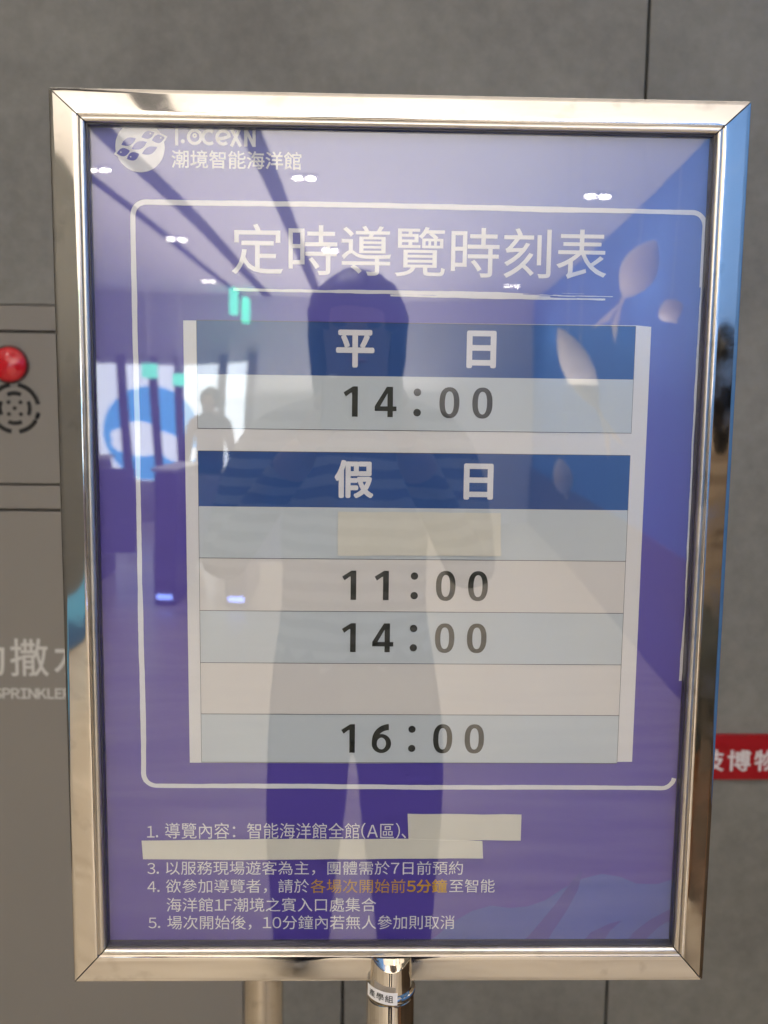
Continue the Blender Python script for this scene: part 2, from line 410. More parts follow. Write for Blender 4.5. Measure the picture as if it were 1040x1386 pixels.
# pole: saddle-topped sleeve welded to the lower bar, collar, and the longer tube down to a weighted base
PX, PY = 0.0000, 0.0040
def sleeve():
    bm = bmesh.new(); n = 72; r = 0.0158
    zt = [ZC - 0.2955 + 0.0085 * abs(cos(2 * pi * k / n)) ** 2.2 for k in range(n)]
    levels = []
    for j, zb in enumerate((None, ZC - 0.3085, ZC - 0.318)):
        levels.append([bm.verts.new((PX + r * cos(2 * pi * k / n), PY + r * sin(2 * pi * k / n), zt[k] if zb is None else zb)) for k in range(n)])
    seq = levels
    for i in range(len(seq) - 1):
        for k in range(n): bm.faces.new((seq[i][k], seq[i][(k + 1) % n], seq[i + 1][(k + 1) % n], seq[i + 1][k]))
    inner = [[bm.verts.new((PX + r * q * cos(2 * pi * k / n), PY + r * q * sin(2 * pi * k / n), ZC - 0.2955 + 0.0085 * abs(q * cos(2 * pi * k / n)) ** 2.2 - .0004)) for k in range(n)] for q in (.97, .8, .55, .3, .1)]
    rings = [levels[0]] + inner
    for i in range(len(rings) - 1):
        for k in range(n): bm.faces.new((rings[i][k], rings[i][(k + 1) % n], rings[i + 1][(k + 1) % n], rings[i + 1][k]))
    bm.faces.new(inner[-1]); bm.faces.new(levels[-1][::-1])
    bmesh.ops.recalc_face_normals(bm, faces=bm.faces)
    return bm
sl = obj('pole_sleeve', sleeve(), STEEL, stand, smooth=True); sl.data.set_sharp_from_angle(angle=radians(35))
bm = bmesh.new()
add_lathe(bm, [(0.0150, .0005), (0.0178, .0), (0.0183, -.0006), (0.0183, -.0030), (0.0176, -.0036), (.0150, -.0040)], (PX, PY, ZC - 0.3148), n=72)
cl = obj('pole_collar', bm, STEEL, stand, smooth=True); cl.data.set_sharp_from_angle(angle=radians(40))
bm = bmesh.new()
add_lathe(bm, [(0.0, 0.0), (0.0150, 0.0), (0.0174, -0.0006), (0.0178, -0.002), (0.0178, -1.015), (0.0, -1.015)], (PX, PY, ZC - 0.3195), n=72)
po = obj('pole', bm, STEEL, stand, smooth=True); po.data.set_sharp_from_angle(angle=radians(40))
bm = bmesh.new()
add_lathe(bm, [(0.0, 0.0), (0.165, 0.0), (0.170, 0.004), (0.170, 0.010), (0.160, 0.016), (0.04, 0.026), (0.0, 0.028)], (PX, PY, 0.0), n=72)
bs = obj('base_plate', bm, STEEL, stand, smooth=True); bs.data.set_sharp_from_angle(angle=radians(40))
# paper owner's label stuck round the sleeve
LBL = (-0.0172, 0.0036, ZC - 0.3170, ZC - 0.3075)
def on_sleeve(r):
    return lambda x, z: (PX + r * sin((x) / 0.0158), PY - r * cos((x) / 0.0158), z - 0.10 * x - 0.0008)
bm = bmesh.new(); w = on_sleeve(0.01905)
n = 20
up = [bm.verts.new(w(LBL[0] + (LBL[1] - LBL[0]) * k / n, LBL[3])) for k in range(n + 1)]
dn = [bm.verts.new(w(LBL[0] + (LBL[1] - LBL[0]) * k / n, LBL[2])) for k in range(n + 1)]
for k in range(n): bm.faces.new((dn[k], dn[k + 1], up[k + 1], up[k]))
ow = obj('paper_label', bm, PAPER, stand, smooth=True)
bm = bmesh.new()
for ch, x0, x1 in (('產', -0.0150, -0.0104), ('學', -0.0094, -0.0046), ('組', -0.0038, 0.0010)):
    add_text(bm, ch, (x0, x1, ZC - 0.3150, ZC - 0.3095), 0, 0.012, warp=on_sleeve(0.01918))
obj('lettering', bm, INK, ow)

# ------------------------------------------------------------------ the poster inside it
YP = 0.0080
poster = thing('poster', 'purple guided tour timetable poster behind the acrylic pane of the stand', 'poster', (0, YP, ZC - 0.297))
bm = bmesh.new(); add_box(bm, (-0.2095, YP, ZC - 0.2865), (0.2100, YP + .0006, ZC + 0.2925))
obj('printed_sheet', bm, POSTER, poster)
def layer(k): return YP - 0.00012 * k
# sea waves and weed printed in the lower right corner
bm = bmesh.new()
add_poly(bm, [(0.0199, 1.0719), (0.0328, 1.0805), (0.0445, 1.0915), (0.0595, 1.1007), (0.0730, 1.1047), (0.0866, 1.1029), (0.1002, 1.1041), (0.1126, 1.1087), (0.1253, 1.1178), (0.1402, 1.1258), (0.1537, 1.1293), (0.1674, 1.1270), (0.1796, 1.1218), (0.1949, 1.1213), (0.2099, 1.1264), (0.2126, 1.0715)], layer(1))
obj('wave_print', bm, WAVE, poster)
bm = bmesh.new()
for q in ([(0.0930, 1.0718), (0.1046, 1.0851), (0.1203, 1.1058), (0.1306, 1.1218), (0.1394, 1.1332), (0.1367, 1.1173), (0.1291, 1.1012), (0.1188, 1.0839), (0.1127, 1.0717)], [(0.1708, 1.0716), (0.1791, 1.0838), (0.1907, 1.0936), (0.2110, 1.1052), (0.2114, 1.0965), (0.1981, 1.0884), (0.1902, 1.0803), (0.1851, 1.0716)], [(0.1379, 1.0717), (0.1473, 1.0838), (0.1612, 1.0908), (0.1699, 1.0931), (0.1615, 1.0850), (0.1543, 1.0716)]):
    add_poly(bm, q, layer(2))
obj('weed_print', bm, WEED, poster)

# hand-brushed white border line
random.seed(4)
def brush_line(bm, pts, w, y, rough=0.22):
    """ribbon along pts (x, z) with an uneven edge"""
    P = []
    for (a, b) in zip(pts[:-1], pts[1:]):
        L = math.dist(a, b); n = max(1, int(L / 0.004))
        for k in range(n): P.append((a[0] + (b[0] - a[0]) * k / n, a[1] + (b[1] - a[1]) * k / n))
    P.append(pts[-1])
    prev = None; ph = random.random() * 6; s1 = s2 = 0.0
    for i, p in enumerate(P):
        a = P[max(0, i - 1)]; b = P[min(len(P) - 1, i + 1)]
        d = Vector((b[0] - a[0], b[1] - a[1])).normalized(); nn = Vector((-d.y, d.x))
        s1 = s1 * .72 + random.uniform(-.3, .3); s2 = s2 * .72 + random.uniform(-.3, .3)
        w1 = w / 2 * (1 + rough * (s1 + .5 * sin(i * .13 + ph))); w2 = w / 2 * (1 + rough * (s2 + .5 * cos(i * .09 + ph)))
        cur = (bm.verts.new((p[0] + nn.x * w1, y, p[1] + nn.y * w1)), bm.verts.new((p[0] - nn.x * w2, y, p[1] - nn.y * w2)))
        if prev:
            f = bm.faces.new((prev[0], prev[1], cur[1], cur[0])); f.normal_update()
            if f.normal.y > 0: f.normal_flip()
        prev = cur
def arc(cx, cz, r, a0, a1, n=8):
    return [(cx + r * cos(radians(a0 + (a1 - a0) * k / n)), cz + r * sin(radians(a0 + (a1 - a0) * k / n))) for k in range(n + 1)]
BX0, BX1, BZT, BZB = (-0.1783, 1.4900)[0], (0.2054, 1.4949)[0], (0.0083, 1.6003)[1], (0.0147, 1.1960)[1]
bm = bmesh.new()
rr = 0.009
path = [(BX1, BZT - .05)] + arc(BX1 - rr, BZT - .0008 - rr, rr, 0, 90) + [(0.05, BZT), (-0.05, BZT + .0004)] + arc(BX0 + rr, BZT - rr, rr, 90, 180) + [(BX0, ZC - .05), (BX0 + .0004, BZB + .03)] + arc(BX0 + rr, BZB + rr, rr, 180, 270) + [(0.0, BZB - .0006)] + arc(BX1 - rr - .002, BZB + rr * .9, rr, 270, 350)
brush_line(bm, path, 0.0034, layer(3))
brush_line(bm, [(BX1 + .0006, BZT - .05), (BX1 - .0008, ZC + .12), (BX1 - .0006, ZC + .02), (BX1 + .0003, ZC - .03), (BX1 - .0010, ZC - .085)], 0.0019, layer(3), 0.7)
obj('border_line', bm, WHITE, poster)

# round emblem of small fish
ec = (-0.1728, 1.6355); ER = 0.0162
em_root = obj('emblem', (lambda b: (add_poly(b, [(ec[0] + ER * cos(2 * pi * k / 64), ec[1] + ER * sin(2 * pi * k / 64)) for k in range(64)], layer(3)), b)[1])(bmesh.new()), WHITE, poster)
def leaf(cx, cz, L, Wd, ang, n=10):
    pts = []
    for k in range(2 * n):
        t = k / n if k <= n else (2 * n - k) / n
        s = 1 if k <= n else -1
        x = (t - .5) * L; z = s * Wd / 2 * sin(pi * t) ** 0.9
        pts.append((cx + x * cos(ang) - z * sin(ang), cz + x * sin(ang) + z * cos(ang)))
    return pts
def emz(zx, zy):    # emblem drawing units -> poster
    return ec[0] + (zx - 171) * ER / 108.0, ec[1] - (zy - 166) * ER / 108.0
FISH = [(122, 145, 62, 27, 24), (207, 115, 54, 27, 20), (168, 160, 64, 27, 24), (98, 190, 52, 29, 12), (252, 131, 50, 29, 14), (140, 207, 52, 29, 22), (213, 181, 64, 26, 24)]
bmw, bmp, bme = bmesh.new(), bmesh.new(), bmesh.new()
for i, (zx, zy, L, Wd, a) in enumerate(FISH):
    c0 = emz(zx, zy); u = ER / 108.0
    add_poly(bmw, leaf(c0[0], c0[1], (L + 32) * u, (Wd + 20) * u, radians(a)), layer(3) - .00001 * (i + 1))
    add_poly(bmp, leaf(c0[0], c0[1], L * 1.14 * u, Wd * 1.22 * u, radians(a)), layer(4) - .00001 * (i + 1))
    if i in (1, 4, 3, 5):
        s = 1 if i in (1, 4) else -1
        e0 = (c0[0] + s * 11 * u * cos(radians(a)), c0[1] + s * 11 * u * sin(radians(a)) + 2 * u)
        add_poly(bme, [(e0[0] + 3.2 * u * cos(2 * pi * k / 12), e0[1] + 3.2 * u * sin(2 * pi * k / 12)) for k in range(12)], layer(5))
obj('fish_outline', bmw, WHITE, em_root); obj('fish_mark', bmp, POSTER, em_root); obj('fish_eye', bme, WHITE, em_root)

# institution name: drawn capitals, half hidden by the top bar, and the line of characters
bm = bmesh.new()
def stroke(bm, pts, w, y):
    P = [Vector(p) for p in pts]
    prev = None
    for i, p in enumerate(P):
        d = (P[min(i + 1, len(P) - 1)] - P[max(i - 1, 0)]).normalized(); nn = Vector((-d.y, d.x)) * w / 2
        cur = (bm.verts.new((p.x + nn.x, y, p.y + nn.y)), bm.verts.new((p.x - nn.x, y, p.y - nn.y)))
        if prev:
            f = bm.faces.new((prev[0], prev[1], cur[1], cur[0])); f.normal_update()
            if f.normal.y > 0: f.normal_flip()
        prev = cur
def L_(zx, zy): return (-0.1962, 1.6575)[0] + (zx / 3.467) * 0.000496, (-0.1962, 1.6575)[1] - (zy / 3.467) * 0.000502
def circ(cx, cy_, r, a0, a1, n=18): return [L_(cx + r * cos(radians(a0 + (a1 - a0) * k / n)), cy_ - r * sin(radians(a0 + (a1 - a0) * k / n))) for k in range(n + 1)]
sw = 0.0021; yl = layer(3)
stroke(bm, [L_(332, 143), L_(332, 62), L_(366, 62)], sw, yl)
stroke(bm, circ(360, 124, 5, 0, 360, 12), 0.0013, yl - .00002)
stroke(bm, circ(415, 104, 29, 90, 450), sw, yl - .00004)
stroke(bm, circ(415, 98, 7, 0, 360, 12), 0.0012, yl - .00002)
stroke(bm, circ(482, 104, 29, 52, 308), sw, yl - .00006)
stroke(bm, [L_(520, 112)] + [L_(545, 108), L_(570, 100)] + circ(546, 104, 29, 8, 308), sw, yl - .00008)
stroke(bm, [L_(583, 143), L_(622, 66)], sw, yl - .0001)
stroke(bm, [L_(584, 66), L_(626, 143)], sw, yl - .00012)
stroke(bm, [L_(650, 143), L_(650, 66)], sw, yl - .00014)
stroke(bm, [L_(650, 68), L_(688, 141)], sw, yl - .00015)
stroke(bm, [L_(688, 143), L_(688, 66)], sw, yl - .00016)
obj('wordmark', bm, WHITE, poster)
text_obj('name_lettering', [('潮境智能海洋館', (-0.1523, -0.0666, 1.6225, 1.6341))], layer(3), WHITE, poster, 0.014)
text_obj('title_lettering', [('定時導覽時刻表', (-0.1129, 0.1396, 1.5545, 1.5874))], layer(3), WHITE, poster, 0.004)

# two dry brush strokes under the title
bm = bmesh.new(); random.seed(9)
A, Bq = (-0.1121, 1.5429), (0.1436, 1.5452)
zt0 = (A[1] + Bq[1]) / 2
brush_line(bm, [(A[0], zt0), ((A[0] + Bq[0]) / 2 + .02, zt0 - .0002), (Bq[0] - .06, zt0 - .0006)], 0.0024, layer(3), 0.5)
brush_line(bm, [(A[0] + .07, zt0 + .0009), (Bq[0] - .10, zt0 + .0008)], 0.0010, layer(3) - .00002, 0.8)
brush_line(bm, [(Bq[0] - .15, zt0 - .0018), (Bq[0] - .07, zt0 - .0026), (Bq[0] - .004, zt0 - .0030)], 0.0013, layer(3) - .00004, 0.9)
brush_line(bm, [(Bq[0] - .09, zt0 - .0004), (Bq[0] + .001, zt0 - .0008)], 0.0006, layer(3) - .00006, 0.9)
for k in range(34):                                                     # split bristles
    x0 = Bq[0] - .15 + random.random() * .13; zz = zt0 + random.uniform(-.0030, .0012)
    brush_line(bm, [(x0, zz), (x0 + random.uniform(.004, .022), zz - .0002)], random.uniform(.0002, .0005), layer(3) - .00008 - k * 1e-6, 0.9)
obj('title_underline', bm, WHITE, poster)

# timetable on its own white sheet
TT = (-0.1480, 0.1791, 1.2140, 1.5234)
tt = obj('timetable_sheet', (lambda b: (add_poly(b, [(-0.1460, 1.5234), (0.1617, 1.5243), (0.1719, 1.5234), (0.1722, 1.2148), (-0.0121, 1.2131), (-0.1454, 1.2132)], layer(4)), b)[1])(bmesh.new()), PAPER, poster)
RX0, RX1 = (-0.1370, 1.4405)[0], (0.1612, 1.4438)[0]
ROWS = dict(h1=((0.0095, 1.5236)[1], (0.0101, 1.4877)[1]), r1=((0.0101, 1.4877)[1], (0.0107, 1.4510)[1]), h2=((0.0109, 1.4356)[1], (0.0115, 1.3974)[1]),
            r2=((0.0115, 1.3974)[1], (0.0121, 1.3613)[1]), r3=((0.0121, 1.3613)[1], (0.0127, 1.3240)[1]), r4=((0.0127, 1.3240)[1], (0.0133, 1.2866)[1]), r5=((0.0133, 1.2866)[1], (0.0138, 1.2493)[1]), r6=((0.0138, 1.2493)[1], (0.0144, 1.2137)[1]))
for key, m in (('h1', BLUE), ('r1', CELL_B), ('h2', BLUE), ('r2', CELL_B), ('r3', CELL_W), ('r4', CELL_B), ('r5', CELL_W), ('r6', CELL_B)):
    zt, zb = ROWS[key]
    bm = bmesh.new(); add_rect(bm, RX0, RX1, zb, zt, layer(5))
    obj('header_band' if key[0] == 'h' else 'time_row', bm, m, tt)
bm = bmesh.new(); lw = 0.00042
for key in ('r1', 'r2', 'r3', 'r4', 'r5', 'r6'):
    zt, zb = ROWS[key]
    add_rect(bm, RX0 - lw / 2, RX1 + lw / 2, zb - lw / 2, zb + lw / 2, layer(6))
for a, b in (('h1', 'r1'), ('h2', 'r6')):
    zt, zb = ROWS[a][0], ROWS[b][1]
    for x in (RX0, RX1): add_rect(bm, x - lw / 3, x + lw / 3, zb + lw, zt, layer(6) - .00001)
    add_rect(bm, RX0, RX1, zt - lw / 2, zt + lw / 2, layer(6) - .00001)
obj('ruled_lines', bm, LINE, tt)
for pair in ([('平', (-0.0429, -0.0168, 1.4934, 1.5187)), ('日', (0.0460, 0.0662, 1.4940, 1.5193))], [('假', (-0.0434, -0.0164, 1.4040, 1.4305)), ('日', (0.0460, 0.0665, 1.4038, 1.4289))]):
    for one in pair: text_obj('header_lettering', [one], layer(7), WHITE, tt, 0.030)
def time_items(digits, vt, vb):
    zt, zb = vt, vb
    col = [((-0.0376, 1.4694)[0], (-0.0278, 1.4695)[0]), ((-0.0162, 1.4696)[0], (-0.0013, 1.4698)[0]), ((0.0281, 1.4701)[0], (0.0418, 1.4703)[0]), ((0.0507, 1.4704)[0], (0.0646, 1.4706)[0])]
    out = []
    for ch, (a, b) in zip(digits, col):
        w_ = b - a
        if ch == '1' and out: a, b = col[1][0] + .0012, col[1][0] + .0112
        if ch == '6': a, b = col[1][0] + .0004, col[1][1] - .0006
        out.append((ch, (a, b, zb, zt)))
    return out
for dg_, vt, vb in (('1400', (0.0102, 1.4807)[1], (0.0105, 1.4601)[1]), ('1100', (0.0122, 1.3532)[1], (0.0125, 1.3324)[1]), ('1400', (0.0128, 1.3157)[1], (0.0131, 1.2949)[1]), ('1600', (0.0140, 1.2422)[1], (0.0143, 1.2211)[1])):
    bm = bmesh.new()
    for ch, rect in time_items(dg_, vt, vb): figure(bm, ch, *rect, layer(7))
    cxx = (0.0129, 1.4700)[0]
    for zz in (vb + (vt - vb) * .16, vb + (vt - vb) * .83):
        add_poly(bm, [(cxx + .0026 * cos(2 * pi * k / 24), zz + .0026 * sin(2 * pi * k / 24)) for k in range(24)], layer(7))
    obj('time_lettering', bm, INK, tt)

# notes below the table
notes = [('1.', (-0.1767, -0.1688, 1.1570, 1.1657)), ('導覽內容：智能海洋館全館(A區)、', (-0.1637, 0.0099, 1.1560, 1.1683)),
         ('3.', (-0.1770, -0.1687, 1.1292, 1.1377)), ('以服務現場遊客為主，團體需於7日前預約', (-0.1637, 0.0517, 1.1284, 1.1391)),
         ('4.', (-0.1772, -0.1684, 1.1154, 1.1236)), ('欲參加導覽者，請於', (-0.1639, -0.0602, 1.1145, 1.1253)), ('至智能', (0.0421, 0.0753, 1.1150, 1.1253)),
         ('海洋館1F潮境之賓入口處集合', (-0.1636, -0.0112, 1.1002, 1.1111)),
         ('5.', (-0.1769, -0.1684, 1.0875, 1.0957)), ('場次開始後，10分鐘內若無人參加則取消', (-0.1633, 0.0464, 1.0863, 1.0973))]
text_obj('notes_lettering', notes, layer(3), WHITE, poster, 0.0)
text_obj('highlight_lettering', [('各場次開始前', (-0.0591, 0.0099, 1.1146, 1.1253))], layer(3), ORANGE, poster, 0.0)
text_obj('highlight_lettering', [('5分鐘', (0.0110, 0.0404, 1.1147, 1.1253))], layer(3), ORANGE, poster, 0.020, label='bold amber lettering')

# paper strips stuck over old lines
def strip(pts, y, label):
    Q = []
    for a, b in zip(pts, pts[1:] + pts[:1]):
        m = max(1, int(math.dist(a, b) / .012))
        Q += [(a[0] + (b[0] - a[0]) * k / m + (random.uniform(-1, 1) * .00025 if k else 0), a[1] + (b[1] - a[1]) * k / m + (random.uniform(-1, 1) * .00025 if k else 0)) for k in range(m)]
    bm = bmesh.new(); vs = [bm.verts.new((p[0], y, p[1])) for p in Q]; f = bm.faces.new(vs); f.normal_update()
    if f.normal.y > 0: f.normal_flip()
    r = bmesh.ops.extrude_face_region(bm, geom=[f]); bmesh.ops.translate(bm, verts=[v for v in r['geom'] if isinstance(v, bmesh.types.BMVert)], vec=(0, -.00028, 0))
    bmesh.ops.recalc_face_normals(bm, faces=bm.faces)
    obj('cover_strip', bm, TAPE, poster, label=label)
strip([(0.0107, 1.1754), (0.0932, 1.1750), (0.0932, 1.1553), (0.0116, 1.1558)], layer(7), 'short cream paper strip covering the end of the first note')
strip([(-0.1805, 1.1550), (-0.0808, 1.1563), (0.0116, 1.1566), (0.0653, 1.1550), (0.0661, 1.1417), (-0.0059, 1.1414), (-0.1208, 1.1405), (-0.1797, 1.1410)], layer(9), 'long cream paper strip covering the second note')
strip([(-0.0407, 1.3946), (0.0723, 1.3946), (0.0733, 1.3644), (-0.0408, 1.3638)], layer(9), 'cream paper strip covering the first holiday time')
bm = bmesh.new(); add_poly(bm, [(-0.0390, 1.2831), (0.0632, 1.2831), (0.0634, 1.2533), (-0.0383, 1.2529)], layer(6.3)); obj('cover_strip', bm, mat('faded_tape', (0.80, 0.762, 0.725), 0.75), poster, label='faded paper strip in the empty time row')

# ------------------------------------------------------------------ cabinet in the wall on the left
WARMGREY = mat('warm_grey_enamel', (0.25, 0.228, 0.20), 0.42, var=0.015, scale=3)
cab = thing('hydrant_cabinet', 'warm grey fire cabinet with red lamp and round speaker grille, set in the wall', 'cabinet', (-0.73, YB, 0))
CX0, CX1 = -1.186, -0.2665
yf = YB - 0.006
def cpanel(name, z0, z1): return obj(name, box((CX0, yf, z0), (CX1, YB + .028, z1), 0.0016, 2), WARMGREY, cab)
zA, zB, zC_, zD = ZC + 0.2880, ZC + 0.2385, ZC - 0.0575, ZC - 0.1080
cpanel('top_panel', zB + .0022, zA)
ap = cpanel('alarm_panel', zC_ + .002, zB - .0022)
cpanel('middle_panel', zD + .0024, zC_ - .002)
dr = cpanel('door', 0.004, zD - .0024)
obj('recess', box((CX0 - .003, YB + .0285, 0.002), (CX1 + .002, YB + .0302, zA + .001)), SEAM, cab)
# red lamp dome on the alarm panel
LX, LZ = (-0.7074, 0.1753)
LX -= 0; LZ += ZC
bm = bmesh.new(); add_lathe(bm, [(0.0, 0.0), (0.036, 0.0), (0.0365, 0.004), (0.0335, 0.006), (0.0, 0.006)], (LX, yf - .0005, LZ), 'Y', 48)
rg = obj('lamp_ring', bm, mat('dark_red_ring', (0.10, 0.015, 0.015), .4), cab, smooth=True)
bm = bmesh.new(); add_lathe(bm, [(0.0330, 0.006)] + [(0.0330 * cos(radians(a)), 0.006 + 0.015 * sin(radians(a))) for a in range(10, 91, 10)], (LX, yf - .0005, LZ), 'Y', 48)
obj('alarm_lamp', bm, mat('red_lamp_dome', (0.55, 0.010, 0.018), 0.10, spec=.8, emis=(1, .01, .03), estr=0.06), cab, smooth=True)
# speaker grille: cut slots and holes
GX, GZ = (-0.7018, 0.0916); GZ += ZC
bm = bmesh.new(); u = 0.01322 / 10
def slot(bm, r, a0, a1, w, y):
    n = 14; P = []
    for k in range(n + 1):
        a = radians(a0 + (a1 - a0) * k / n); P.append((GX + r * cos(a), GZ + r * sin(a)))
    add_tube(bm, [(p[0], y, p[1]) for p in P], w / 2, 10)
R1, R2 = 0.0458, 0.0290
for q in range(4): slot(bm, R1, 90 * q + 10, 90 * q + 80, 0.0086, yf + .0012)
for q in range(4): slot(bm, R2, 90 * q - 26, 90 * q + 26, 0.0080, yf + .0012)
for dx, dz in ((0, 0), (-.0115, .0115), (.0115, .0115), (-.0115, -.0115), (.0115, -.0115)):
    add_lathe(bm, [(0.0038, 0.0), (0.0036, .0022), (0.0, .0022)], (GX + dx, yf + .0005, GZ + dz), 'Y', 14)
obj('speaker_grille', bm, mat('grille_black', (0.012, 0.012, 0.012), .7), cab)
wp = lambda r: (r[0], r[1], r[2], r[3])
SGN = mat('white_vinyl', (0.62, 0.60, 0.56), 0.6)
ch0, ch1 = (-0.7280, -0.4113)[0], (-0.6486, -0.4109)[0]; cz0, cz1 = (-0.6909, -0.4447)[1] + ZC, (-0.6884, -0.3670)[1] + ZC
pit = (ch1 - ch0) * 1.10
items = [(c, (ch0 + pit * (i - 2), ch0 + pit * (i - 2) + (ch1 - ch0) * (.96), cz0, cz1)) for i, c in enumerate('自動撒水')]
bm = bmesh.new()
for body, rect in items: add_text(bm, body, rect, yf - .0006, 0.008)
ex0, ex1 = (-0.7644, -0.4803)[0], (-0.6077, -0.4795)[0]; ez0, ez1 = (-0.6924, -0.4915)[1] + ZC, (-0.6917, -0.4692)[1] + ZC
add_text(bm, 'SPRINKLER', (ex0, ex1, ez0, ez1), yf - .0006, 0.022)
obj('lettering', bm, SGN, cab)

# red name board on the wall on the right
brd = thing('name_board', 'long red museum name board with white characters on the stone wall', 'sign board', (1.0, YB, ZC - .607))
bz0, bz1 = ZC - 0.6555, ZC - 0.5605
obj('panel', box((0.24, YB - .012, bz0), (1.205, YB - .0008, bz1), 0.0008, 1), mat('red_acrylic', (0.36, 0.004, 0.010), 0.35, var=.03, scale=5), brd)
t0 = (0.7338, -0.6181)[0]; t1 = (0.7832, -0.6180)[0]; tz0, tz1 = (0.7611, -0.6372)[1] + ZC, (0.7585, -0.5910)[1] + ZC
pit = (t1 - t0) * 1.13
bm = bmesh.new()
for i, c in enumerate('海洋科技博物館'):
    xa = t0 + pit * (i - 4); add_text(bm, c, (xa, xa + (t1 - t0), tz0, tz1), YB - .0126, 0.022)
obj('lettering', bm, mat('board_white', (0.72, 0.66, 0.66), .6), brd)

# steel queue post standing behind the sign
post = thing('queue_post', 'satin steel queue post standing behind the sign stand', 'post', (-0.1415, 0.45, 0))
bm = bmesh.new(); add_lathe(bm, [(0.0, 0.03), (0.0245, 0.03), (0.0245, 0.93), (0.0, 0.93)], (-0.1415, 0.45, 0), n=48)
o = obj('tube', bm, STEEL2, post, smooth=True); o.data.set_sharp_from_angle(angle=radians(40))
bm = bmesh.new(); add_lathe(bm, [(0.0, .93), (0.0265, .93), (0.028, .935), (0.028, .955), (0.024, .962), (0.0, .964)], (-0.1415, 0.45, 0), n=48)
o = obj('cap', bm, STEEL2, post, smooth=True); o.data.set_sharp_from_angle(angle=radians(40))
bm = bmesh.new(); add_lathe(bm, [(0.0, 0.0), (0.15, 0.0), (0.155, .004), (0.15, .012), (0.05, .03), (0.0, .031)], (-0.1415, 0.45, 0), n=48)
obj('base', bm, STEEL2, post, smooth=True)

# ------------------------------------------------------------------ the hall the steel and the pane look into
LAMPGLOW = mat('lamp_lens', (1, 1, 1), .4, emis=(1, .93, .82), estr=30)
HOUSE = mat('lamp_housing', (0.7, 0.7, 0.7), .5)
def downlight(x, y, label, first=[]):
    if not first:
        t = thing('ceiling_light', label, 'ceiling light', (x, y, ZT), 'twin downlights in the ceiling')
        b = bmesh.new(); add_box(b, (x - .085, y - .05, ZT - .012), (x + .085, y + .05, ZT - .0005), .003, 1); obj('housing', b, HOUSE, t)
        for s in (-1, 1):
            b = bmesh.new(); add_lathe(b, [(0.0, -.017), (0.028, -.017), (0.031, -.0125), (0.0, -.0125)], (x + s * .040, y, ZT), n=24); obj('lens', b, LAMPGLOW, t)
        first.append(t)
    else:
        t = first[0].copy(); C.objects.link(t); t.location = (x, y, ZT); t['label'] = label
        for c in list(first[0].children):
            d = c.copy(); C.objects.link(d); d.parent = t
    l = bpy.data.lights.new('downlight', 'SPOT'); l.energy = 20; l.color = WARM; l.spot_size = radians(125); l.spot_blend = .7; l.shadow_soft_size = .06
    o = bpy.data.objects.new('downlight', l); C.objects.link(o); o.location = (0, 0, -.05); o.parent = t
    return t
for x, y, lab in ((-1.51, -4.78, 'twin downlight by the left slots, nearest of the left row'), (-1.56, -7.14, 'twin downlight by the left slots, second of the left row'), (-1.75, -9.6, 'twin downlight nearest the far wall on the left'),
                  (-0.36, -4.83, 'twin downlight beside the middle slot, nearest the sign'), (-0.29, -7.25, 'twin downlight beside the middle slot, farther from the sign'), (1.35, -5.06, 'twin downlight near the blue wall, closer to the sign'),
                  (1.55, -9.4, 'twin downlight near the blue wall, farther down the hall'), (-0.32, -1.75, 'twin downlight in the ceiling right before the sign'), (0.9, -0.3, 'twin downlight above the right side of the sign'), (-1.3, -0.3, 'twin downlight above the left side of the sign')):
    downlight(x, y, lab)
def ceil_to(o): return o

# lit exit signs hanging in the hall
GREEN = mat('exit_green', (0.1, .8, .5), .5, emis=(0.22, 0.95, 0.68), estr=4.0)
for p, lab, s in (((-1.593, -10.200, 2.596), 'green lit exit sign hanging nearest the ceiling on the left side', .15), ((-1.476, -10.400, 2.509), 'green lit exit sign hanging lower beside its twin', .15), ((-2.217, -9.000, 1.806), 'green lit exit sign over the turnstiles on the left', .07), ((-1.971, -9.200, 1.732), 'green lit exit sign over the turnstiles farther right', .06)):
    t = thing('exit_sign', lab, 'exit sign', p, 'green exit signs hanging in the hall')
    obj('sign_box', box((p[0] - (.035 if s > .1 else s), p[1] - (.22 if s > .1 else .03), p[2] - s), (p[0] + (.035 if s > .1 else s), p[1] + (.02 if s > .1 else .03), p[2] + s), .004, 1), GREEN, t)
    b = bmesh.new(); add_tube(b, [(p[0], p[1], p[2] + s), (p[0], p[1], ZT)], .008, 8); obj('hanger', b, HOUSE, t)

# glazed entrance with a big blue round graphic at the end of the hall
wp0, wp1 = (-3.323, -10.900, 1.944), (-1.435, -10.900, 0.493)
gl = thing('entrance_glazing', 'bright glazed entrance with a large blue and white round graphic', 'glazing', ((wp0[0] + wp1[0]) / 2, YF, 0))
DAY = mat('daylit_glass', (.8, .85, .9), .3, emis=(0.86, 0.93, 1.0), estr=4.0)
obj('lit_pane', box((wp0[0], YF + .002, wp1[2]), (wp1[0], YF + .03, wp0[2])), DAY, gl)
dc, dr_ = (-2.645, -10.900, 1.077), (-2.053, -10.900, 1.083)
rad = dr_[0] - dc[0]
def zclip(z): return min(max(z, wp1[2] + .01), wp0[2] - .01)
b = bmesh.new(); add_poly(b, [(dc[0] + rad * cos(2 * pi * k / 48), zclip(dc[2] + rad * 1.05 * sin(2 * pi * k / 48))) for k in range(48)], 0)
for v in b.verts: v.co.y = YF + .034
for f in b.faces:
    f.normal_update()
    if f.normal.y < 0: f.normal_flip()
obj('round_graphic', b, mat('graphic_blue', (.12, .5, .9), .4, emis=(.10, .47, .95), estr=4.0 * .8), gl)
b = bmesh.new(); random.seed(3)
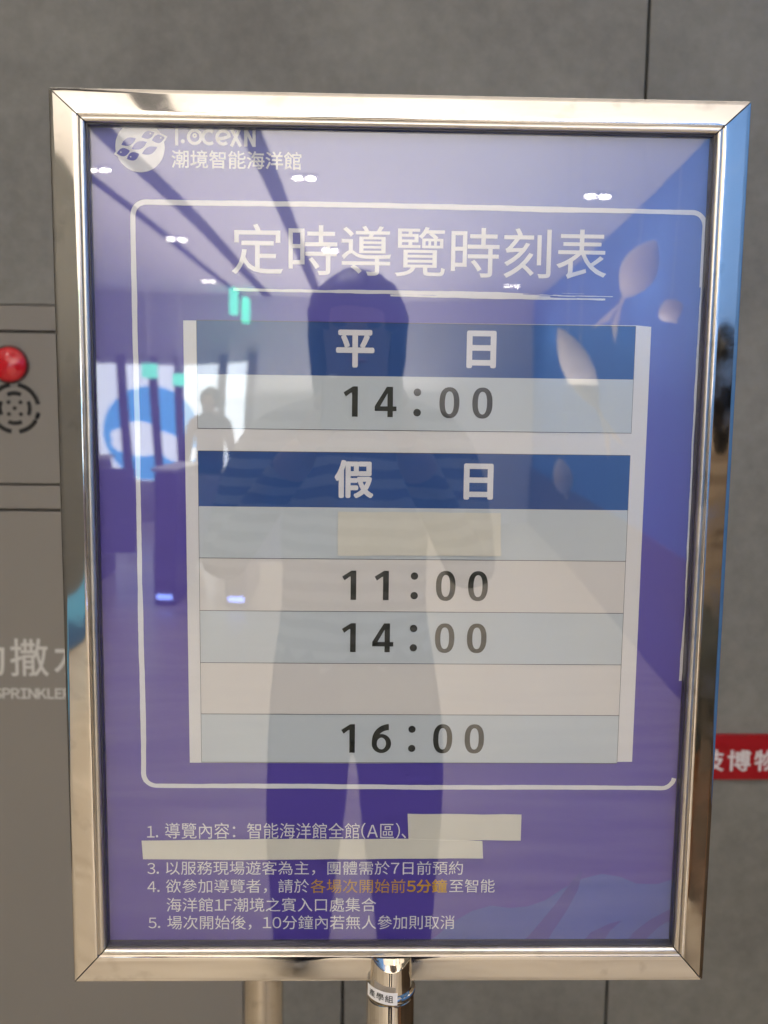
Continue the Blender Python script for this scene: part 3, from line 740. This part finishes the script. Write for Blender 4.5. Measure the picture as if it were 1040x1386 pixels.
for k in range(7):
    qx, qz, qr = dc[0] + random.uniform(-.6, .75) * rad, dc[2] + random.uniform(-.75, .1) * rad, rad * random.uniform(.14, .34)
    add_poly(b, [(qx + qr * 1.5 * cos(2 * pi * i / 16), zclip(qz + qr * .8 * sin(2 * pi * i / 16))) for i in range(16)], -.0004 * k)
for v in b.verts: v.co.y = YF + .038 - v.co.y
for f in b.faces:
    f.normal_update()
    if f.normal.y < 0: f.normal_flip()
obj('cloud_graphic', b, DAY, gl)
for q in (-3.339, -2.977, -2.614, -2.314, -1.778, -1.431):
    obj('mullion', box((q - .05, YF + .045, 0), (q + .05, YF + .10, wp0[2] + .1)), mat('mullion_grey', (.22, .2, .22), .5), gl)

# turnstiles
GATE = mat('gate_steel', (0.16, 0.13, 0.17), .35, 0.3)
BLUELED = mat('gate_led', (.2, .3, 1), .4, emis=(.25, .38, 1.0), estr=9)
def gate(x, y, label, first=[]):
    if not first:
        t = thing('turnstile', label, 'turnstile', (x, y, 0), 'turnstiles across the hall')
        b = bmesh.new(); add_box(b, (x - .085, y - .6, .0), (x + .085, y + .35, .98), .03, 3); obj('cabinet_body', b, GATE, t)
        b = bmesh.new(); add_box(b, (x - .095, y - .62, .981), (x + .095, y + .37, 1.01), .008, 2); obj('top_plate', b, HOUSE, t)
        b = bmesh.new(); add_box(b, (x + .088, y - .15, .25), (x + .36, y - .13, .93), .005, 2); obj('glass_flap', b, mat('flap_glass', (.3, .28, .4), .1), t)
        b = bmesh.new(); add_box(b, (x - .06, y + .352, .05), (x + .06, y + .36, .085), .002, 1); obj('light_strip', b, BLUELED, t)
        first.append(t)
    else:
        t = first[0].copy(); C.objects.link(t); t.location = (x, y, 0); t['label'] = label
        for c in list(first[0].children): d = c.copy(); C.objects.link(d); d.parent = t
for x, y, lab in ((-1.46, -6.3, 'turnstile with blue foot light beside the person in dark clothes'), (-2.25, -6.7, 'turnstile closest to the beige wall'), (-0.92, -6.3, 'turnstile nearest the middle of the hall')):
    gate(x, y, lab)

# hanging fish mobiles near the blue wall
FISHM = mat('pearl_fish', (0.85, 0.76, 0.69), .35, var=.06, scale=6)
def mobile(p, q, wd, label, tail=True):
    """a spindle body from p (head) to q (tail) with a forked tail fin"""
    p, q = Vector(p), Vector(q)
    t = thing('hanging_fish', label, 'hanging ornament', p, 'pale fish mobiles hanging by the blue wall')
    b = bmesh.new(); d = (q - p); L = d.length; d.normalize(); s = d.cross(Vector((0, 1, 0))).normalized(); n = Vector((0, 1, 0))
    rings = []
    for k in range(13):
        a = k / 12; r = wd * (sin(pi * min(1, a * 1.08)) ** .8 if a < .92 else .12) + .002
        rings.append([b.verts.new(p + d * L * a + s * r * cos(2 * pi * j / 14) + n * r * .55 * sin(2 * pi * j / 14)) for j in range(14)])
    for i in range(12):
        for j in range(14): b.faces.new((rings[i][j], rings[i][(j + 1) % 14], rings[i + 1][(j + 1) % 14], rings[i + 1][j]))
    b.faces.new(rings[0]); b.faces.new(rings[-1])
    bmesh.ops.recalc_face_normals(b, faces=b.faces)
    obj('body', b, FISHM, t, smooth=True)
    if tail:
        b = bmesh.new()
        e = q - d * .01
        for sg in (-1, 1):
            vs = [e + n * .008, e + d * .16 + s * sg * wd * .75 + n * .004, e + d * .10 + s * sg * wd * .1 + n * .004]
            ws = [v - n * (.016 if i == 0 else .008) for i, v in enumerate(vs)]
            A_ = [b.verts.new(v) for v in vs]; B_ = [b.verts.new(v) for v in ws]
            b.faces.new(A_); b.faces.new(B_[::-1])
            for i in range(3): b.faces.new((A_[i], B_[i], B_[(i + 1) % 3], A_[(i + 1) % 3]))
        bmesh.ops.recalc_face_normals(b, faces=b.faces)
        obj('tail_fin', b, FISHM, t)
    b = bmesh.new(); m_ = (p + q) / 2; add_tube(b, [m_, (m_.x, m_.y, ZT)], .0012, 6); obj('hanging_wire', b, HOUSE, t)
mobile((1.090, -3.000, 2.113), (0.962, -3.000, 1.871), .075, 'largest pale fish mobile, head up, highest of the group')
mobile((0.637, -2.600, 1.731), (0.787, -2.600, 1.441), .050, 'pale fish mobile with its tail down, left of the largest one')
mobile((0.694, -2.800, 1.279), (0.726, -2.800, 1.130), .034, 'small pale fish mobile, lowest of the group', False)
mobile((1.020, -2.600, 1.837), (1.063, -2.600, 1.755), .045, 'small pale fish mobile close to the blue wall', False)

# blue sea graphic low on the left wall
gw = thing('wall_graphic', 'light and dark blue sea graphic low on the beige left wall', 'wall graphic', (-2.83, -3.6, 0))
def wallpoly(pts, off, m, name):
    b = bmesh.new(); vs = [b.verts.new((-2.35 - (YB - y) * 0.10 + off, y, z)) for y, z in pts]; f = b.faces.new(vs); f.normal_update()
    if f.normal.x < 0: f.normal_flip()
    bmesh.ops.triangulate(b, faces=[f]); obj(name, b, m, gw)
wallpoly([(-5.6, .36), (-4.9, .41), (-4.2, .36), (-3.4, .42), (-2.6, .37), (-1.9, .40), (-1.9, .02), (-5.6, .02)], .004, mat('sea_light_blue', (.10, .36, .56), .6), 'light_sea')
wallpoly([(-5.6, .14), (-5.0, .18), (-4.3, .13), (-3.9, .24), (-3.7, .15), (-3.0, .19), (-2.4, .14), (-1.9, .17), (-1.9, .025), (-5.6, .025)], .008, mat('sea_dark_blue', (.03, .10, .22), .6), 'dark_sea')

# ------------------------------------------------------------------ people reflected in the sign
def skin_mesh(nodes, edges, sub=2):
    """nodes: {name: (pos, radius)}; skin modifier over the joint graph, evaluated to a bmesh"""
    names = list(nodes); idx = {n: i for i, n in enumerate(names)}
    me = bpy.data.meshes.new('joint_graph')
    me.from_pydata([nodes[n][0] for n in names], [(idx[a], idx[b_]) for a, b_ in edges], [])
    o = bpy.data.objects.new('joint_graph', me); C.objects.link(o)
    md = o.modifiers.new('skin', 'SKIN'); md.use_smooth_shade = True
    if not me.skin_vertices: me.skin_vertices.new()
    for i, n in enumerate(names):
        r = nodes[n][1]; me.skin_vertices[0].data[i].radius = (r, r) if not isinstance(r, tuple) else r
    me.skin_vertices[0].data[0].use_root = True
    s = o.modifiers.new('sub', 'SUBSURF'); s.levels = sub; s.render_levels = sub
    dg = bpy.context.evaluated_depsgraph_get(); dg.update()
    m2 = bpy.data.meshes.new_from_object(o.evaluated_get(dg)); b = bmesh.new(); b.from_mesh(m2)
    bpy.data.objects.remove(o); bpy.data.meshes.remove(me); bpy.data.meshes.remove(m2)
    return b
def join(dst, src, mi=None):
    m = {}
    for v in src.verts: m[v] = dst.verts.new(v.co)
    for f in src.faces:
        nf = dst.faces.new([m[v] for v in f.verts]); nf.smooth = True; nf.material_index = f.material_index if mi is None else mi
    src.free()
SKIN = mat('skin', (0.50, 0.31, 0.22), .5, var=.05, scale=20)
HAIR = mat('black_hair', (0.012, 0.010, 0.009), .45)
EYE = mat('eye_dark', (.03, .02, .02), .3); LIP = mat('lip', (.36, .13, .11), .5)
def person(label, pos, h, ang, elbows, wrists, shirt, trousers, skin, sleeve=True, zh=1.0, hair_len=0.29, zshorts=0.0):
    """a standing figure; local frame faces +y; joints given for a 1.70 m body"""
    k = h / 1.70
    N = {'pelvis': ((0, 0, .94), (.155, .11)), 'waist': ((0, .01, 1.10), (.135, .095)), 'chest': ((0, 0, 1.28), (.165, .11)), 'collar': ((0, -.01, 1.42), (.085, .075)),
         'neck': ((0, 0, 1.49), .052), 'jaw': ((0, .028, 1.545), .066), 'head': ((0, .012, 1.605), (.079, .094)), 'crown': ((0, 0, 1.655), (.064, .078))}
    E = [('pelvis', 'waist'), ('waist', 'chest'), ('chest', 'collar'), ('collar', 'neck'), ('neck', 'jaw'), ('jaw', 'head'), ('head', 'crown')]
    for i, s in enumerate((-1, 1)):
        t = 'lr'[i]
        N['hip' + t] = ((s * .090, 0, .86), .100); N['thigh' + t] = ((s * .093, .01, .68), .090); N['knee' + t] = ((s * .100, .015, .48), .068); N['ankle' + t] = ((s * .11, -.02, .09), .042); N['toe' + t] = ((s * .13, .15, .035), .036)
        N['shoulder' + t] = ((s * .175, 0, 1.395), .062); N['elbow' + t] = (elbows[i], .044); N['wrist' + t] = (wrists[i], .031)
        E += [('pelvis', 'hip' + t), ('hip' + t, 'thigh' + t), ('thigh' + t, 'knee' + t), ('knee' + t, 'ankle' + t), ('ankle' + t, 'toe' + t), ('collar', 'shoulder' + t), ('shoulder' + t, 'elbow' + t), ('elbow' + t, 'wrist' + t)]
    b = skin_mesh(N, E)
    for f in b.faces:
        c = f.calc_center_median(); f.material_index = 0
        dw = min((c - Vector(w_)).length for w_ in wrists); de = min((c - Vector(w_)).length for w_ in elbows)
        arm = abs(c.x) > .20 and c.z < 1.36 or c.y > .16 and c.z > .8
        if c.z > 1.475: f.material_index = 0
        elif c.z < .07: f.material_index = 3
        elif c.z < zshorts: f.material_index = 0
        elif c.z < zh and not (arm and c.z > .7): f.material_index = 2
        elif arm and (dw < .07 or (not sleeve)): f.material_index = 0
        else: f.material_index = 1
    # palms and five fingers each, curled
    for i, s in enumerate((-1, 1)):
        wv = Vector(wrists[i]); d = (wv - Vector(elbows[i])).normalized(); side = d.cross(Vector((0, 0, 1))); side = side.normalized() if side.length > .1 else Vector((1, 0, 0))
        nrm = side.cross(d).normalized()
        pm = skin_mesh({'a': (wv - d * .01, .026), 'b': (wv + d * .04, (.040, .017)), 'c': (wv + d * .085, (.042, .015))}, [('a', 'b'), ('b', 'c')]); join(b, pm, 0)
        for fi, (off, ln) in enumerate(((-.030, .062), (-.010, .072), (.010, .068), (.029, .052))):
            r0 = wv + d * .075 + side * off
            fm = skin_mesh({'a': (r0, .0095), 'b': (r0 + d * ln * .5, .009), 'c': (r0 + d * ln * .8 - nrm * ln * .3, .0085), 'd': (r0 + d * ln * .85 - nrm * ln * .62, .0075)}, [('a', 'b'), ('b', 'c'), ('c', 'd')], 1); join(b, fm, 0)
        r0 = wv + d * .03 - side * s * .025
        fm = skin_mesh({'a': (r0, .012), 'b': (r0 + d * .03 - side * s * .026, .011), 'c': (r0 + d * .062 - side * s * .034 - nrm * .012, .009)}, [('a', 'b'), ('b', 'c')], 1); join(b, fm, 0)
    def ball(c, r, mi, sc=(1, 1, 1)):
        q = bmesh.new(); bmesh.ops.create_icosphere(q, subdivisions=2, radius=r)
        for v in q.verts: v.co = Vector((v.co.x * sc[0] + c[0], v.co.y * sc[1] + c[1], v.co.z * sc[2] + c[2]))
        join(b, q, mi)
    for s in (-1, 1):
        ball((s * .032, .098, 1.598), .0125, 4, (1.15, .5, .55)); ball((s * .080, .005, 1.585), .028, 0, (.35, .75, 1.1))
    ball((0, .108, 1.568), .017, 0, (.75, 1.1, 1.3)); ball((0, .096, 1.533), .019, 5, (1.15, .35, .35))
    M = Matrix.Translation(pos) @ Matrix.Rotation(ang, 4, 'Z') @ Matrix.Scale(k, 4)
    hb = bmesh.new(); bmesh.ops.create_icosphere(hb, subdivisions=4, radius=1)
    for v in hb.verts:
        n = v.co.normalized(); low = n.z < -.05
        x, y, z = n.x * .098, n.y * .112 - .012, 1.615 + n.z * .094
        if low and n.y < .45: z = 1.615 + n.z * hair_len * (1 if n.y < .25 else .6)
        if n.y > .35 and z < 1.63: y = min(y, .066); z = max(z, 1.592)
        wob = .004 * sin(40 * n.x + 17 * n.z)
        v.co = Vector((x * (1 + wob * 4), y, z + wob))
    for q in (b, hb):
        bmesh.ops.transform(q, matrix=M, verts=q.verts)
    t = thing('person', label, 'person', pos)
    obj('body', b, [skin, shirt, trousers, mat('shoes', (.5, .48, .45), .6), EYE, LIP], t, smooth=True)
    obj('hair', hb, HAIR, t, smooth=True)
    return t
def shirt_mat(name, c, c2, sc):
    m = mat(name, c, .85, var=0, bump=.004, bscale=18)
    nt = m.node_tree; b = nt.nodes['Principled BSDF']; tc = nt.nodes.new('ShaderNodeTexCoord')
    wv = nt.nodes.new('ShaderNodeTexWave'); wv.bands_direction = 'Z'; wv.inputs['Scale'].default_value = sc; wv.inputs['Distortion'].default_value = 3
    r = nt.nodes.new('ShaderNodeValToRGB'); r.color_ramp.elements[0].color = (*c, 1); r.color_ramp.elements[1].color = (*c2, 1); r.color_ramp.elements[0].position = .45; r.color_ramp.elements[1].position = .55
    nt.links.new(tc.outputs['Object'], wv.inputs['Vector']); nt.links.new(wv.outputs['Fac'], r.inputs[0]); nt.links.new(r.outputs[0], b.inputs['Base Color'])
    return m
JEANS = mat('dark_trousers', (.022, .022, .035), .9, var=.2, scale=20)
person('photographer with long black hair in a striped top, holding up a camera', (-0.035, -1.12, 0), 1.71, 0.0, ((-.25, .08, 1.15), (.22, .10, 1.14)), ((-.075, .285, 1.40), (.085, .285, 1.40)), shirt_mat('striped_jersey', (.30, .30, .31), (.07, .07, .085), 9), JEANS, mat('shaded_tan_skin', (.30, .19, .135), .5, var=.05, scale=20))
BROWN = mat('tanned_skin', (.34, .155, .07), .5, var=.05, scale=15)
person('bystander with long black hair in a sand top and grey shorts by the blue wall', (1.27, -1.42, 0), 1.69, radians(215), ((-.27, .06, 1.12), (.27, .06, 1.12)), ((-.20, .24, 1.13), (.20, .24, 1.10)), shirt_mat('sand_top', (.36, .27, .18), (.24, .17, .11), 5), mat('grey_shorts', (.10, .10, .085), .9, var=.2, scale=10), BROWN, sleeve=False, zshorts=.60, hair_len=.36)
person('distant visitor in dark clothes standing behind the turnstiles', (-1.38, -7.6, 0), 1.62, radians(10), ((-.24, .0, 1.10), (.24, .0, 1.10)), ((-.25, .08, .86), (.25, .08, .86)), mat('plum_jacket', (.045, .03, .06), .9), JEANS, SKIN, hair_len=.12)

# the camera in the photographer's hands
cm = thing('camera', 'small black compact camera held up in front of the photographer', 'camera', (-0.03, -0.68, 1.43))
CAMB = mat('camera_black', (.02, .02, .02), .45)
obj('camera_body', box((-.085, -.700, 1.432), (.035, -.665, 1.502), .006, 3), CAMB, cm)
b = bmesh.new(); add_lathe(b, [(0.0, 0.0), (0.028, 0.0), (0.028, -.028), (0.024, -.031), (0.0, -.031)], (-.024, -.665, 1.468), 'Y', 32); obj('lens_barrel', b, CAMB, cm, smooth=True)
obj('shutter_button', box((-.075, -.690, 1.5025), (-.063, -.678, 1.507), .001, 1), HOUSE, cm)
